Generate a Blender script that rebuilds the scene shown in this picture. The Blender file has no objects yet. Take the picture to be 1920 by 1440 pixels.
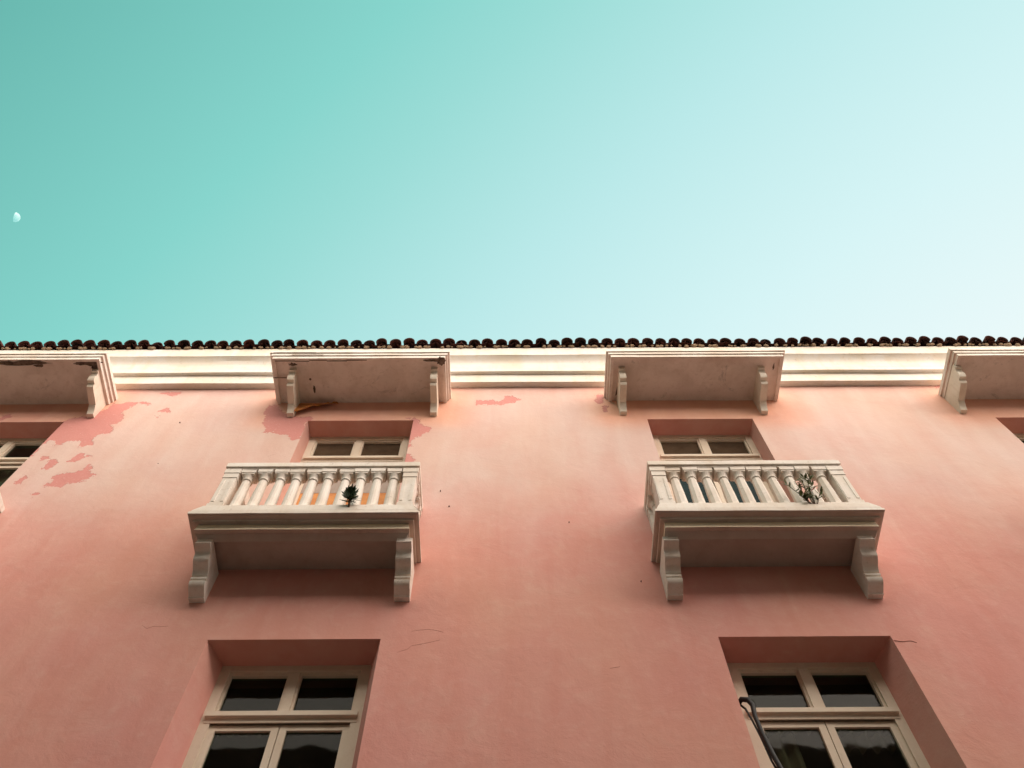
import bpy, bmesh, math, random
from mathutils import Matrix, Vector, noise
random.seed(7)
S = bpy.context.scene
COL = S.collection
R = math.radians

# ---------------------------------------------------------------- camera
cam = bpy.data.cameras.new("camera")
camo = bpy.data.objects.new("camera", cam)
COL.objects.link(camo)
S.camera = camo
cam.sensor_width = 36.0
cam.lens = 36.0 * 1650 / 1920
cam.clip_start = 0.05
cam.clip_end = 6000
camo.matrix_world = Matrix(((0.99997746, 0.00449432, -0.00498795, 0.0),
                            (0.00195691, -0.90575491, -0.42379738, -5.0),
                            (-0.00642254, 0.42377807, -0.90574328, 1.6),
                            (0, 0, 0, 1)))
S.render.resolution_x = 1024
S.render.resolution_y = 768

# ---------------------------------------------------------------- light
LAMP_DIR = Vector((0.40, -0.72, 0.56)).normalized()      # towards the lamp, an added soft front light in place of bounce
EXPOSURE = 2.42
LAMP = 1.5
w = bpy.data.worlds.new("World")
S.world = w
w.use_nodes = True
nt = w.node_tree
nt.nodes.clear()
def wn(t, *ins, **k):
    n = nt.nodes.new(t)
    for a, b in k.items():
        setattr(n, a, b)
    for i, v in enumerate(ins):
        if isinstance(v, bpy.types.NodeSocket):
            nt.links.new(v, n.inputs[i])
        elif v is not None:
            n.inputs[i].default_value = v
    return n
sky = wn('ShaderNodeTexSky', sky_type='NISHITA')
sky.sun_disc = False
sky.sun_elevation = math.asin(LAMP_DIR.z)
sky.sun_rotation = math.atan2(LAMP_DIR.x, LAMP_DIR.y)
sky.air_density = 1.6
sky.dust_density = 4.0
bw = wn('ShaderNodeRGBToBW', sky.outputs[0])
lum = wn('ShaderNodeMath', bw.outputs[0], 0.1, operation='MULTIPLY')
tc = wn('ShaderNodeTexCoord')
dirx = wn('ShaderNodeVectorMath', tc.outputs['Generated'], (0.61, 0.73, 0.0), operation='DOT_PRODUCT')
grad = wn('ShaderNodeMath', lum.outputs[0], 0.30, dirx.outputs['Value'], operation='MULTIPLY_ADD')
hk = wn('ShaderNodeMath', grad.outputs[0], 0.32)
ramp = wn('ShaderNodeValToRGB', hk.outputs[0])
cr = ramp.color_ramp
STOPS = [(0.0, (0.125, 0.455, 0.41)), (0.10, (0.145, 0.485, 0.435)), (0.33, (0.245, 0.665, 0.61)), (0.43, (0.33, 0.72, 0.68)),
         (0.60, (0.50, 0.82, 0.82)), (0.78, (0.68, 0.91, 0.92)), (0.97, (0.87, 0.96, 0.965))]
while len(cr.elements) < len(STOPS):
    cr.elements.new(0.5)
for e, (p, c) in zip(cr.elements, STOPS):
    e.position = p
    e.color = (*c, 1)
over = wn('ShaderNodeMath', lum.outputs[0], 0.75, operation='SUBTRACT')
over2 = wn('ShaderNodeMath', over.outputs[0], 0.0, operation='MAXIMUM')
over3 = wn('ShaderNodeMath', over2.outputs[0], 1.6, operation='MINIMUM')
glow = wn('ShaderNodeVectorMath', (1.3, 1.1, 0.9), operation='SCALE')
nt.links.new(over3.outputs[0], glow.inputs['Scale'])
summ = wn('ShaderNodeVectorMath', ramp.outputs[0], glow.outputs[0], operation='ADD')
scl = wn('ShaderNodeVectorMath', summ.outputs[0], operation='SCALE')
scl.inputs['Scale'].default_value = 10.0 / 2 ** EXPOSURE
bg = wn('ShaderNodeBackground', scl.outputs[0], 0.1)
wo = wn('ShaderNodeOutputWorld', bg.outputs[0])

sl = bpy.data.lights.new("soft_front_lamp", 'SUN')  # added wide lamp that brightens the facade from the front
sl.energy = LAMP
sl.angle = R(100)
sl.color = (1.0, 0.80, 0.69)
so = bpy.data.objects.new("soft_front_lamp", sl)
COL.objects.link(so)
so.rotation_euler = LAMP_DIR.to_track_quat('Z', 'Y').to_euler()
so.location = (20, -20, 30)
vs = S.view_settings
vs.view_transform = 'Standard'
vs.look = 'None'
vs.exposure = EXPOSURE
vs.gamma = 1
vs.use_curve_mapping = False

# ---------------------------------------------------------------- helpers
def mat(name):
    m = bpy.data.materials.new(name)
    m.use_nodes = True
    t = m.node_tree
    t.nodes.clear()
    def N(ty, *ins, **k):
        n = t.nodes.new(ty)
        for a, b in k.items():
            setattr(n, a, b)
        for i, v in enumerate(ins):
            if isinstance(v, bpy.types.NodeSocket):
                t.links.new(v, n.inputs[i])
            elif v is not None:
                n.inputs[i].default_value = v
        return n
    def noi(scale, detail=4, rough=0.55, vec=None, dist=0.0):
        n = t.nodes.new('ShaderNodeTexNoise')
        n.inputs['Scale'].default_value = scale
        n.inputs['Detail'].default_value = detail
        n.inputs['Roughness'].default_value = rough
        n.inputs['Distortion'].default_value = dist
        if vec is not None:
            t.links.new(vec, n.inputs['Vector'])
        return n.outputs['Fac']
    def rng(v, a, b, c=0.0, d=1.0, smooth=False):
        n = t.nodes.new('ShaderNodeMapRange')
        if smooth:
            n.interpolation_type = 'SMOOTHSTEP'
        t.links.new(v, n.inputs[0])
        for i, x in enumerate((a, b, c, d)):
            n.inputs[i + 1].default_value = x
        return n.outputs[0]
    def mix(f, a, b, blend='MIX'):
        n = t.nodes.new('ShaderNodeMix')
        n.data_type = 'RGBA'
        n.blend_type = blend
        for i, v in ((0, f), (6, a), (7, b)):
            if isinstance(v, bpy.types.NodeSocket):
                t.links.new(v, n.inputs[i])
            else:
                n.inputs[i].default_value = v if i == 0 else (*v, 1)
        return n.outputs[2]
    def out(col, rough=0.8, bump=None, dist=0.01, strength=0.5, spec=0.3, metal=0.0):
        p = t.nodes.new('ShaderNodeBsdfPrincipled')
        if isinstance(col, bpy.types.NodeSocket):
            t.links.new(col, p.inputs['Base Color'])
        else:
            p.inputs['Base Color'].default_value = (*col, 1)
        p.inputs['Roughness'].default_value = rough
        p.inputs['Specular IOR Level'].default_value = spec
        p.inputs['Metallic'].default_value = metal
        if bump is not None:
            b = t.nodes.new('ShaderNodeBump')
            b.inputs['Strength'].default_value = strength
            b.inputs['Distance'].default_value = dist
            t.links.new(bump, b.inputs['Height'])
            t.links.new(b.outputs[0], p.inputs['Normal'])
        o = t.nodes.new('ShaderNodeOutputMaterial')
        t.links.new(p.outputs[0], o.inputs[0])
        return p
    return m, t, N, noi, rng, mix, out

def setp(o, label=None, cat=None, group=None, kind=None):
    if label: o['label'] = label
    if cat: o['category'] = cat
    if group: o['group'] = group
    if kind: o['kind'] = kind
    return o

def link(name, me, m, parent=None, loc=None):
    o = bpy.data.objects.new(name, me)
    COL.objects.link(o)
    if m is not None and me is not None and not me.materials:
        me.materials.append(m)
    if parent is not None:
        o.parent = parent
    if loc is not None:
        o.location = loc
    return o

class MB:
    def __init__(s):
        s.v, s.f = [], []
    def add(s, vs, fs):
        n = len(s.v)
        s.v += [tuple(v) for v in vs]
        s.f += [tuple(i + n for i in f) for f in fs]
    def box(s, x0, x1, y0, y1, z0, z1):
        x0, x1 = min(x0, x1), max(x0, x1); y0, y1 = min(y0, y1), max(y0, y1); z0, z1 = min(z0, z1), max(z0, z1)
        s.add([(x0,y0,z0),(x1,y0,z0),(x1,y1,z0),(x0,y1,z0),(x0,y0,z1),(x1,y0,z1),(x1,y1,z1),(x0,y1,z1)],
              [(0,3,2,1),(4,5,6,7),(0,1,5,4),(1,2,6,5),(2,3,7,6),(3,0,4,7)])
    def prism(s, prof, x0, x1, seg=1, jit=0.0, close=True):
        """closed profile of (p, z), p outward from the wall, run along x"""
        n = len(prof)
        vs, fs = [], []
        for k in range(seg + 1):
            x = x0 + (x1 - x0) * k / seg
            for i, (p, z) in enumerate(prof):
                q = Vector((x * 1.3, p * 3 + i * 1.7, z * 3))
                dp = jit * noise.noise(q) if 0 < p else 0
                dz = jit * noise.noise(q + Vector((9.1, 3.3, 0)))
                vs.append((x, -(p + dp), z + dz))
        m = n if close else n - 1
        for k in range(seg):
            for i in range(m):
                a = k * n + i; b = k * n + (i + 1) % n
                fs.append((a, b, b + n, a + n))
        if close:
            fs.append(tuple(range(n))[::-1]); fs.append(tuple(range(seg * n, seg * n + n)))
        s.add(vs, fs)
    def tube(s, pts, rad, n=8):
        rings = []
        for i, p in enumerate(pts):
            p = Vector(p)
            a = Vector(pts[max(i - 1, 0)]); b = Vector(pts[min(i + 1, len(pts) - 1)])
            d = (b - a).normalized()
            u = d.cross(Vector((0, 1, 0.01))).normalized(); v2 = d.cross(u)
            r = rad[i] if isinstance(rad, (list, tuple)) else rad
            rings.append([p + (u * math.cos(t) + v2 * math.sin(t)) * r for t in [2 * math.pi * k / n for k in range(n)]])
        vs = [v for g in rings for v in g]; fs = []
        for i in range(len(rings) - 1):
            for k in range(n):
                fs.append((i*n+k, i*n+(k+1) % n, (i+1)*n+(k+1) % n, (i+1)*n+k))
        fs.append(tuple(range(n))[::-1]); fs.append(tuple(range(len(vs)-n, len(vs))))
        s.add(vs, fs)
    def mesh(s, name, smooth=False, fix=True, angle=None):
        me = bpy.data.meshes.new(name)
        me.from_pydata(s.v, [], s.f)
        if fix:
            bm = bmesh.new(); bm.from_mesh(me)
            bmesh.ops.recalc_face_normals(bm, faces=bm.faces[:])
            bm.to_mesh(me); bm.free()
        if smooth:
            for p in me.polygons: p.use_smooth = True
            if angle: me.set_sharp_from_angle(angle=R(angle))
        me.update()
        return me

# ---------------------------------------------------------------- materials
PEEL = [[(-5.461,11.219),(-5.402,11.344),(-5.307,11.39),(-5.165,11.398),(-5.127,11.517),(-5.071,11.631),(-5.061,11.714),(-4.987,11.697),(-4.873,11.769),(-4.786,11.769),(-4.755,11.694),(-4.814,11.579),(-4.856,11.498),(-4.798,11.369),(-4.801,11.213),(-4.888,11.183),(-4.83,11.091),(-4.774,10.97),(-4.866,10.957),(-4.919,10.884),(-4.932,10.782),(-5.024,10.74),(-5.119,10.77),(-5.217,10.742),(-5.26,10.658),(-5.295,10.644),(-5.327,10.744),(-5.436,10.802),(-5.452,10.632),(-5.454,10.44),(-5.468,10.36),(-5.479,10.632),(-5.463,10.918)],[(-5.015,10.628),(-5.011,10.712),(-4.959,10.783),(-4.9,10.739),(-4.864,10.64),(-4.939,10.641),(-4.964,10.572)],[(-5.289,10.305),(-5.301,10.385),(-5.202,10.33),(-5.104,10.29),(-5.075,10.198),(-5.099,10.109),(-5.174,10.105),(-5.18,10.199),(-5.177,10.278),(-5.249,10.318)],[(-4.966,10.275),(-4.916,10.341),(-4.904,10.434),(-4.858,10.42),(-4.818,10.313),(-4.871,10.269)],[(-4.82,10.38),(-4.784,10.42),(-4.776,10.385)],[(-4.7,10.131),(-4.694,10.195),(-4.653,10.143)],[(-4.981,9.751),(-4.951,9.847),(-4.938,9.957),(-4.878,9.994),(-4.773,10.018),(-4.727,10.03),(-4.684,10.08),(-4.586,10.016),(-4.568,9.929),(-4.608,9.844),(-4.683,9.784),(-4.784,9.785),(-4.807,9.726),(-4.92,9.727)],[(-5.34,9.791),(-5.318,9.899),(-5.263,9.943),(-5.254,9.899),(-5.288,9.814)],[(-5.028,9.577),(-5.007,9.623),(-4.984,9.588),(-4.993,9.542)],[(-5.008,9.485),(-4.983,9.508),(-4.984,9.485)],[(-4.401,11.493),(-4.386,11.575),(-4.301,11.607),(-4.263,11.476),(-4.348,11.509)],[(-4.422,11.372),(-4.386,11.413),(-4.337,11.396),(-4.324,11.339)],[(-4.542,12.054),(-4.47,12.073),(-4.339,12.072),(-4.302,11.963),(-4.405,11.984)],[(-4.706,11.79),(-4.662,11.809),(-4.599,11.731),(-4.586,11.673),(-4.644,11.693)],[(-6.318,11.197),(-6.262,11.503),(-6.18,11.374),(-6.272,11.296)],[(-3.068,11.677),(-2.974,11.676),(-2.854,11.524),(-2.737,11.375),(-2.613,11.338),(-2.414,11.336),(-2.403,11.282),(-2.466,11.229),(-2.457,10.985),(-2.478,10.785),(-2.538,10.769),(-2.627,10.886),(-2.743,10.904),(-2.811,10.989),(-2.915,10.956),(-2.999,11.199),(-3.003,11.378),(-3.046,11.452)],[(-1.251,11.288),(-1.169,11.298),(-1.057,11.144),(-0.951,11.039),(-0.959,10.936),(-1.051,10.887),(-1.122,10.804),(-1.157,10.674),(-1.135,10.609),(-1.16,10.546),(-1.203,10.515),(-1.195,10.739),(-1.171,11.233)],[(-1.212,10.452),(-1.129,10.39),(-1.088,10.283),(-1.063,10.178),(-1.213,10.179)],[(-0.402,11.739),(-0.369,11.795),(-0.317,11.749),(-0.218,11.782),(-0.117,11.736),(-0.127,11.657),(-0.206,11.669),(-0.286,11.704),(-0.344,11.637),(-0.385,11.671)],[(-0.097,11.747),(-0.047,11.769),(-0.027,11.883),(0.064,11.894),(0.143,11.813),(0.093,11.79),(0.072,11.689),(-0.007,11.712),(-0.047,11.657),(-0.097,11.657)],[(1.146,11.919),(1.237,11.909),(1.242,11.874),(1.2,11.839),(1.229,11.752),(1.204,11.649),(1.138,11.667),(1.127,11.753),(1.177,11.839)],[(1.201,11.616),(1.259,11.598),(1.26,11.531),(1.229,11.449),(1.215,11.532)],[(5.618,12.152),(5.738,12.163),(5.71,12.08),(5.643,12.089)]]
CRACKS = [[(-0.91,7.153),(-0.832,7.181),(-0.796,7.23),(-0.663,7.268),(-0.568,7.294)],[(-0.814,7.411),(-0.676,7.431),(-0.547,7.395)],[(-0.6,8.457),(-0.426,8.455),(-0.267,8.414),(-0.141,8.323),(0.03,8.283),(0.213,8.194),(0.565,8.178)],[(0.641,8.828),(0.844,8.713),(1.113,8.656)],[(0.802,6.959),(0.883,6.973)],[(0.719,7.513),(0.83,7.487)],[(3.174,7.261),(3.25,7.243),(3.315,7.256),(3.353,7.234)],[(-3.103,7.493),(-3.045,7.453),(-3.008,7.483),(-2.878,7.495)],[(-2.741,10.375),(-2.673,10.411),(-2.645,10.451)],[(3.898,8.875),(4.032,8.692),(4.033,8.518)],[(3.97,8.203),(4.394,8.264),(4.856,8.383)],[(4.961,9.25),(5.008,9.073),(5.187,9.004)],[(-3.694,8.992),(-3.438,8.87),(-3.207,8.886)]]

WALL_DEEP, WALL_PALE = (0.69, 0.335, 0.29), (0.675, 0.515, 0.46)
PEEL_A, PEEL_B = (0.66, 0.26, 0.235), (0.58, 0.27, 0.235)
TZ = 13.10
OPP_H = 13.5


m_wall, t, N, noi, rng, mix, out = mat("pink_plaster")
geo = N('ShaderNodeNewGeometry').outputs['Position']
aP = N('ShaderNodeAttribute', attribute_name='peel').outputs['Fac']
aF = N('ShaderNodeAttribute', attribute_name='paleness').outputs['Fac']
n1 = noi(1.1, 6, 0.6, geo, 0.6); n2 = noi(7, 8, 0.65, geo, 0.3); n3 = noi(45, 6, 0.7, geo); n4 = noi(0.45, 3, 0.5, geo)
sc = N('ShaderNodeMapping', geo); sc.inputs['Scale'].default_value = (2.2, 2.2, 0.35)
n5 = noi(1.6, 5, 0.6, sc.outputs[0], 0.4)
pale_raw = N('ShaderNodeMath', rng(n1, 0.3, 0.7, -0.16, 0.16), aF, operation='ADD')
pale_mix = N('ShaderNodeMath', rng(n2, 0.3, 0.7, -0.05, 0.05), pale_raw.outputs[0], operation='ADD').outputs[0]
pale_mix = rng(pale_mix, 0.0, 1.0, 0, 1)
base = mix(pale_mix, WALL_DEEP, WALL_PALE)
aS = N('ShaderNodeAttribute', attribute_name='sheltered_glow').outputs['Fac']
shl = N('ShaderNodeMath', aS, rng(n1, 0.3, 0.7, 0.35, 0.80), operation='MULTIPLY').outputs[0]
base = mix(shl, base, (0.90, 0.49, 0.33))  # orange tint puts warm bounce light into the paint under canopies
base = mix(rng(n5, 0.35, 0.75, 0, 0.35), base, (0.84, 0.52, 0.46), 'MULTIPLY')
base = mix(rng(n4, 0.4, 0.7, 0, 0.30), base, (0.74, 0.46, 0.30))
base = mix(rng(n2, 0.5, 0.8, 0, 0.13), base, (0.86, 0.66, 0.56))
base = mix(rng(n3, 0.62, 0.80, 0, 0.20), base, (0.30, 0.12, 0.09))
pd = N('ShaderNodeMath', rng(n2, 0.3, 0.7, -0.046, 0.040), aP, operation='ADD')
pd = N('ShaderNodeMath', rng(noi(28, 4, 0.7, geo), 0.3, 0.7, -0.020, 0.018), pd.outputs[0], operation='ADD').outputs[0]
pm = rng(pd, 0.004, 0.012, 1.0, 0.0)
pcol = mix(n1, PEEL_A, PEEL_B)
pcol = mix(rng(n3, 0.56, 0.70, 0, 0.6), pcol, (0.74, 0.50, 0.43))
base = mix(pm, base, pcol)
hgt = N('ShaderNodeMath', rng(pm, 0, 1, 0, -0.7), rng(n2, 0, 1, 0, 0.55), operation='ADD')
hgt = N('ShaderNodeMath', hgt.outputs[0], rng(n3, 0, 1, 0, 0.22), operation='ADD')
base = mix(rng(n1, 0.3, 0.7, 0, 1), mix(0.10, base, (0.45, 0.24, 0.20)), base)
hgt = N('ShaderNodeMath', hgt.outputs[0], rng(noi(3.0, 4, 0.6, geo, 1.0), 0, 1, 0, 0.8), operation='ADD')
out(base, 0.92, hgt.outputs[0], 0.011, 0.55, 0.15)

def white_mat(name, col, dirt, amount, grime=0.0):
    m, t, N, noi, rng, mix, out = mat(name)
    geo = N('ShaderNodeNewGeometry').outputs['Position']
    a = noi(2.3, 6, 0.6, geo, 0.5); b = noi(18, 8, 0.7, geo, 0.4); c = noi(70, 5, 0.7, geo)
    sc = N('ShaderNodeMapping', geo); sc.inputs['Scale'].default_value = (9, 9, 0.9)
    s = noi(1.0, 5, 0.65, sc.outputs[0])
    k = mix(rng(a, 0.40, 0.72, 0, amount), col, dirt)
    k = mix(rng(s, 0.50, 0.75, 0, amount * 0.8), k, dirt)
    k = mix(rng(b, 0.58, 0.72, 0, 0.6 * amount), k, (0.38, 0.28, 0.20))
    if grime > 0:
        g = noi(3.1, 7, 0.75, geo, 0.8)
        k = mix(rng(g, 0.60, 0.68, 0, grime), k, (0.055, 0.042, 0.032))
    k = mix(rng(c, 0.70, 0.78, 0, 0.6), k, (0.16, 0.11, 0.08))
    h = N('ShaderNodeMath', rng(b, 0, 1, 0, 0.7), rng(c, 0, 1, 0, 0.3), operation='ADD')
    out(k, 0.75, h.outputs[0], 0.004, 0.7, 0.25)
    return m
m_cornice = white_mat("cream_cornice", (0.765, 0.72, 0.665), (0.72, 0.60, 0.44), 0.7)
m_trim = white_mat("old_white_paint", (0.85, 0.79, 0.72), (0.68, 0.56, 0.44), 0.75)
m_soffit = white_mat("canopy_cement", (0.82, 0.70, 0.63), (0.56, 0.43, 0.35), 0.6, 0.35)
m_bracket = white_mat("bracket_paint", (0.82, 0.74, 0.63), (0.58, 0.46, 0.33), 0.5)
m_under = white_mat('shade_toned_underside', (0.56, 0.46, 0.40), (0.42, 0.32, 0.26), 0.6)  # darker tone stands in for the shade below the balcony slab
m_strip = white_mat("lit_cream_strip", (0.95, 0.84, 0.64), (0.86, 0.70, 0.46), 0.3)  # cream strip paint, lightened to stand in for light on this face
m_frame = white_mat("window_frame_paint", (0.72, 0.62, 0.50), (0.60, 0.47, 0.35), 0.45)

m_tile, t, N, noi, rng, mix, out = mat("weathered_clay_tile")
geo = N('ShaderNodeNewGeometry').outputs['Position']
oi = N('ShaderNodeObjectInfo').outputs['Random']
k = mix(oi, (0.080, 0.024, 0.017), (0.030, 0.013, 0.011))
k = mix(rng(noi(9, 6, 0.7, geo), 0.45, 0.65, 0, 0.8), k, (0.020, 0.014, 0.013))
k = mix(rng(noi(40, 6, 0.7, geo), 0.62, 0.72, 0, 0.4), k, (0.16, 0.085, 0.06))
out(k, 0.9, noi(60, 6, 0.7, geo), 0.004, 0.8, 0.2)

m_mortar, t, N, noi, rng, mix, out = mat("eave_mortar")
geo = N('ShaderNodeNewGeometry').outputs['Position']
k = mix(noi(14, 6, 0.7, geo), (0.20, 0.13, 0.09), (0.50, 0.38, 0.26))
out(k, 0.95, noi(40, 6, 0.7, geo), 0.012, 0.9, 0.1)

def plain(name, a, b, scale=20, rough=0.8, bump=0.003):
    m, t, N, noi, rng, mix, out = mat(name)
    geo = N('ShaderNodeNewGeometry').outputs['Position']
    out(mix(rng(noi(scale, 6, 0.65, geo), 0.3, 0.7), a, b), rough, noi(scale * 3, 5, 0.7, geo), bump, 0.6, 0.25)
    return m
m_crack = plain("dark_crack", (0.36, 0.15, 0.12), (0.64, 0.31, 0.26), 5)
m_nail = plain("rusty_nail", (0.05, 0.03, 0.025), (0.09, 0.05, 0.04))
m_hole = plain("rotten_gap", (0.030, 0.022, 0.018), (0.24, 0.17, 0.13), 16)
m_room = plain("room_plaster", (0.20, 0.16, 0.12), (0.26, 0.20, 0.15), 3)
m_curtain = plain("curtain_cloth", (0.50, 0.38, 0.27), (0.62, 0.48, 0.34), 40)
m_board_o = plain("orange_board", (0.72, 0.33, 0.11), (0.52, 0.20, 0.08), 9)
m_board_g = plain("grey_board", (0.36, 0.29, 0.25), (0.44, 0.36, 0.31), 9)
m_flap = plain("peeling_plaster_flap", (0.62, 0.30, 0.07), (0.36, 0.12, 0.05), 16)
m_cable = plain("black_rubber", (0.010, 0.010, 0.011), (0.018, 0.018, 0.018), 20, 0.45)
m_opp = plain("ochre_render", (0.20, 0.15, 0.11), (0.25, 0.19, 0.14), 1.2)
m_dark = plain("dark_shutter", (0.05, 0.035, 0.025), (0.08, 0.05, 0.035), 4)
m_road = plain("asphalt", (0.045, 0.045, 0.045), (0.06, 0.058, 0.055), 9, 0.9, 0.006)
m_pave = plain("pavement_stone", (0.17, 0.155, 0.14), (0.24, 0.22, 0.19), 5, 0.9, 0.004)
m_ground = plain("dry_ground", (0.16, 0.13, 0.10), (0.22, 0.18, 0.13), 0.5, 0.95)
m_leafd = plain("dark_leaf", (0.012, 0.030, 0.014), (0.035, 0.060, 0.018), 50, 0.5, 0.001)
m_leafy = plain("olive_leaf", (0.050, 0.075, 0.022), (0.19, 0.19, 0.07), 60, 0.5, 0.001)
m_leafr = plain("red_leaf", (0.38, 0.08, 0.03), (0.24, 0.05, 0.02), 60, 0.5, 0.001)
m_stem = plain("brown_stem", (0.09, 0.055, 0.035), (0.14, 0.08, 0.05), 60)

def glass_mat(name, tint, dusty, dust, f0=0.0065, f1=0.3):
    m, t, N, noi, rng, mix, out = mat(name)
    geo = N('ShaderNodeNewGeometry').outputs['Position']
    lw = N('ShaderNodeLayerWeight', 0.5)
    pw = N('ShaderNodeMath', lw.outputs['Facing'], 5.0, operation='POWER')
    fr = N('ShaderNodeMath', pw.outputs[0], f1, f0, operation='MULTIPLY_ADD').outputs[0]
    gl = N('ShaderNodeBsdfGlossy', (1, 1, 1, 1)); gl.inputs['Roughness'].default_value = 0.03
    bu = N('ShaderNodeBump'); bu.inputs['Strength'].default_value = 0.10; bu.inputs['Distance'].default_value = 0.02
    t.links.new(noi(2.5, 2, 0.5, geo), bu.inputs['Height'])
    t.links.new(bu.outputs[0], gl.inputs['Normal'])
    tr = N('ShaderNodeBsdfTransparent', (*tint, 1))
    df = N('ShaderNodeBsdfDiffuse', (*dusty, 1))
    t.links.new(mix(rng(noi(6, 6, 0.6, geo), 0.3, 0.7), dusty, tuple(c * 0.6 for c in dusty)), df.inputs[0])
    m1 = N('ShaderNodeMixShader', dust, tr.outputs[0], df.outputs[0])
    m2 = N('ShaderNodeMixShader', fr, m1.outputs[0], gl.outputs[0])
    o = N('ShaderNodeOutputMaterial', m2.outputs[0])
    return m
m_glass = glass_mat("window_glass", (0.55, 0.60, 0.56), (0.10, 0.08, 0.06), 0.06)
m_glassd = glass_mat("dusty_glass", (0.25, 0.25, 0.22), (0.125, 0.085, 0.055), 0.85)
m_glasst = glass_mat("teal_dark_glass", (0.10, 0.16, 0.16), (0.008, 0.045, 0.050), 0.6, 0.004, 0.15)

# ---------------------------------------------------------------- layout (metres; wall face y = 0, street at y < 0)
XL, XR, ZT = -11.0, 11.0, 13.05
UP = [(-6.11, -0.015), (-1.812, -0.02), (2.371, 0.024), (6.68, 0.02)]        # upper openings: centre, offset of the inner frame
LO = [-6.02, -1.777, 2.455, 6.70]
UPW, LOW = 0.650, 0.716            # half widths of the openings
UZ1, LZ1 = 11.245, 7.316           # heads
UZ0, LZ0 = 8.42, 4.75              # sills
UD, LD = 0.22, 0.27                # reveal depths

# ---------------------------------------------------------------- ground and street
def sheet(name, x0, x1, y0, y1, z, m, kind='structure'):
    b = MB(); b.add([(x0, y0, z), (x1, y0, z), (x1, y1, z), (x0, y1, z)], [(0, 1, 2, 3)])
    return setp(link(name, b.mesh(name, fix=False), m), kind=kind)
sheet('ground', -400, 400, -400, 400, -0.13, m_ground)
sheet('road', -60, 60, -6.9, -1.3, -0.12, m_road)
b = MB(); b.box(-60, 60, -1.3, 0.02, -0.126, 0.0); setp(link('pavement', b.mesh('pavement'), m_pave), kind='structure')
b = MB(); b.box(-60, 60, -8.0, -6.9, -0.126, 0.0); setp(link('pavement', b.mesh('pavement'), m_pave), kind='structure')

# ---------------------------------------------------------------- the pink building
bld = bpy.data.objects.new('pink_building', None); COL.objects.link(bld)
setp(bld, 'old salmon pink building with white balconies, canopies and a clay tile eave', 'building')

def smooth(a, b, x):
    t_ = min(1, max(0, (x - a) / (b - a)))
    return t_ * t_ * (3 - 2 * t_)
def sdf(poly, x, z):
    d = 1e9; inside = False
    n = len(poly); j = n - 1
    for i in range(n):
        ax, az = poly[j]; bx, bz = poly[i]
        ex, ez = bx - ax, bz - az
        q = max(0, min(1, ((x - ax) * ex + (z - az) * ez) / (ex * ex + ez * ez + 1e-12)))
        dx, dz = x - ax - q * ex, z - az - q * ez
        d = min(d, dx * dx + dz * dz)
        if (az > z) != (bz > z) and x < ax + (z - az) / (bz - az) * ex:
            inside = not inside
        j = i
    return -math.sqrt(d) if inside else math.sqrt(d)
BB = [(min(p[0] for p in q) - .3, max(p[0] for p in q) + .3, min(p[1] for p in q) - .3, max(p[1] for p in q) + .3) for q in PEEL]
CAN = [-6.185, -1.863, 2.380, 6.742]
BAL = [(-6.165, 0.02), (-1.863, 0.018), (2.386, -0.02), (6.74, -0.02)]   # balcony centre, offset of its balustrade

def wavy(x, z):
    return 0.010 * noise.noise(Vector((x * .55, z * .55, 0))) + 0.0035 * noise.noise(Vector((x * 2.3, z * 2.3, 4)))

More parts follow.
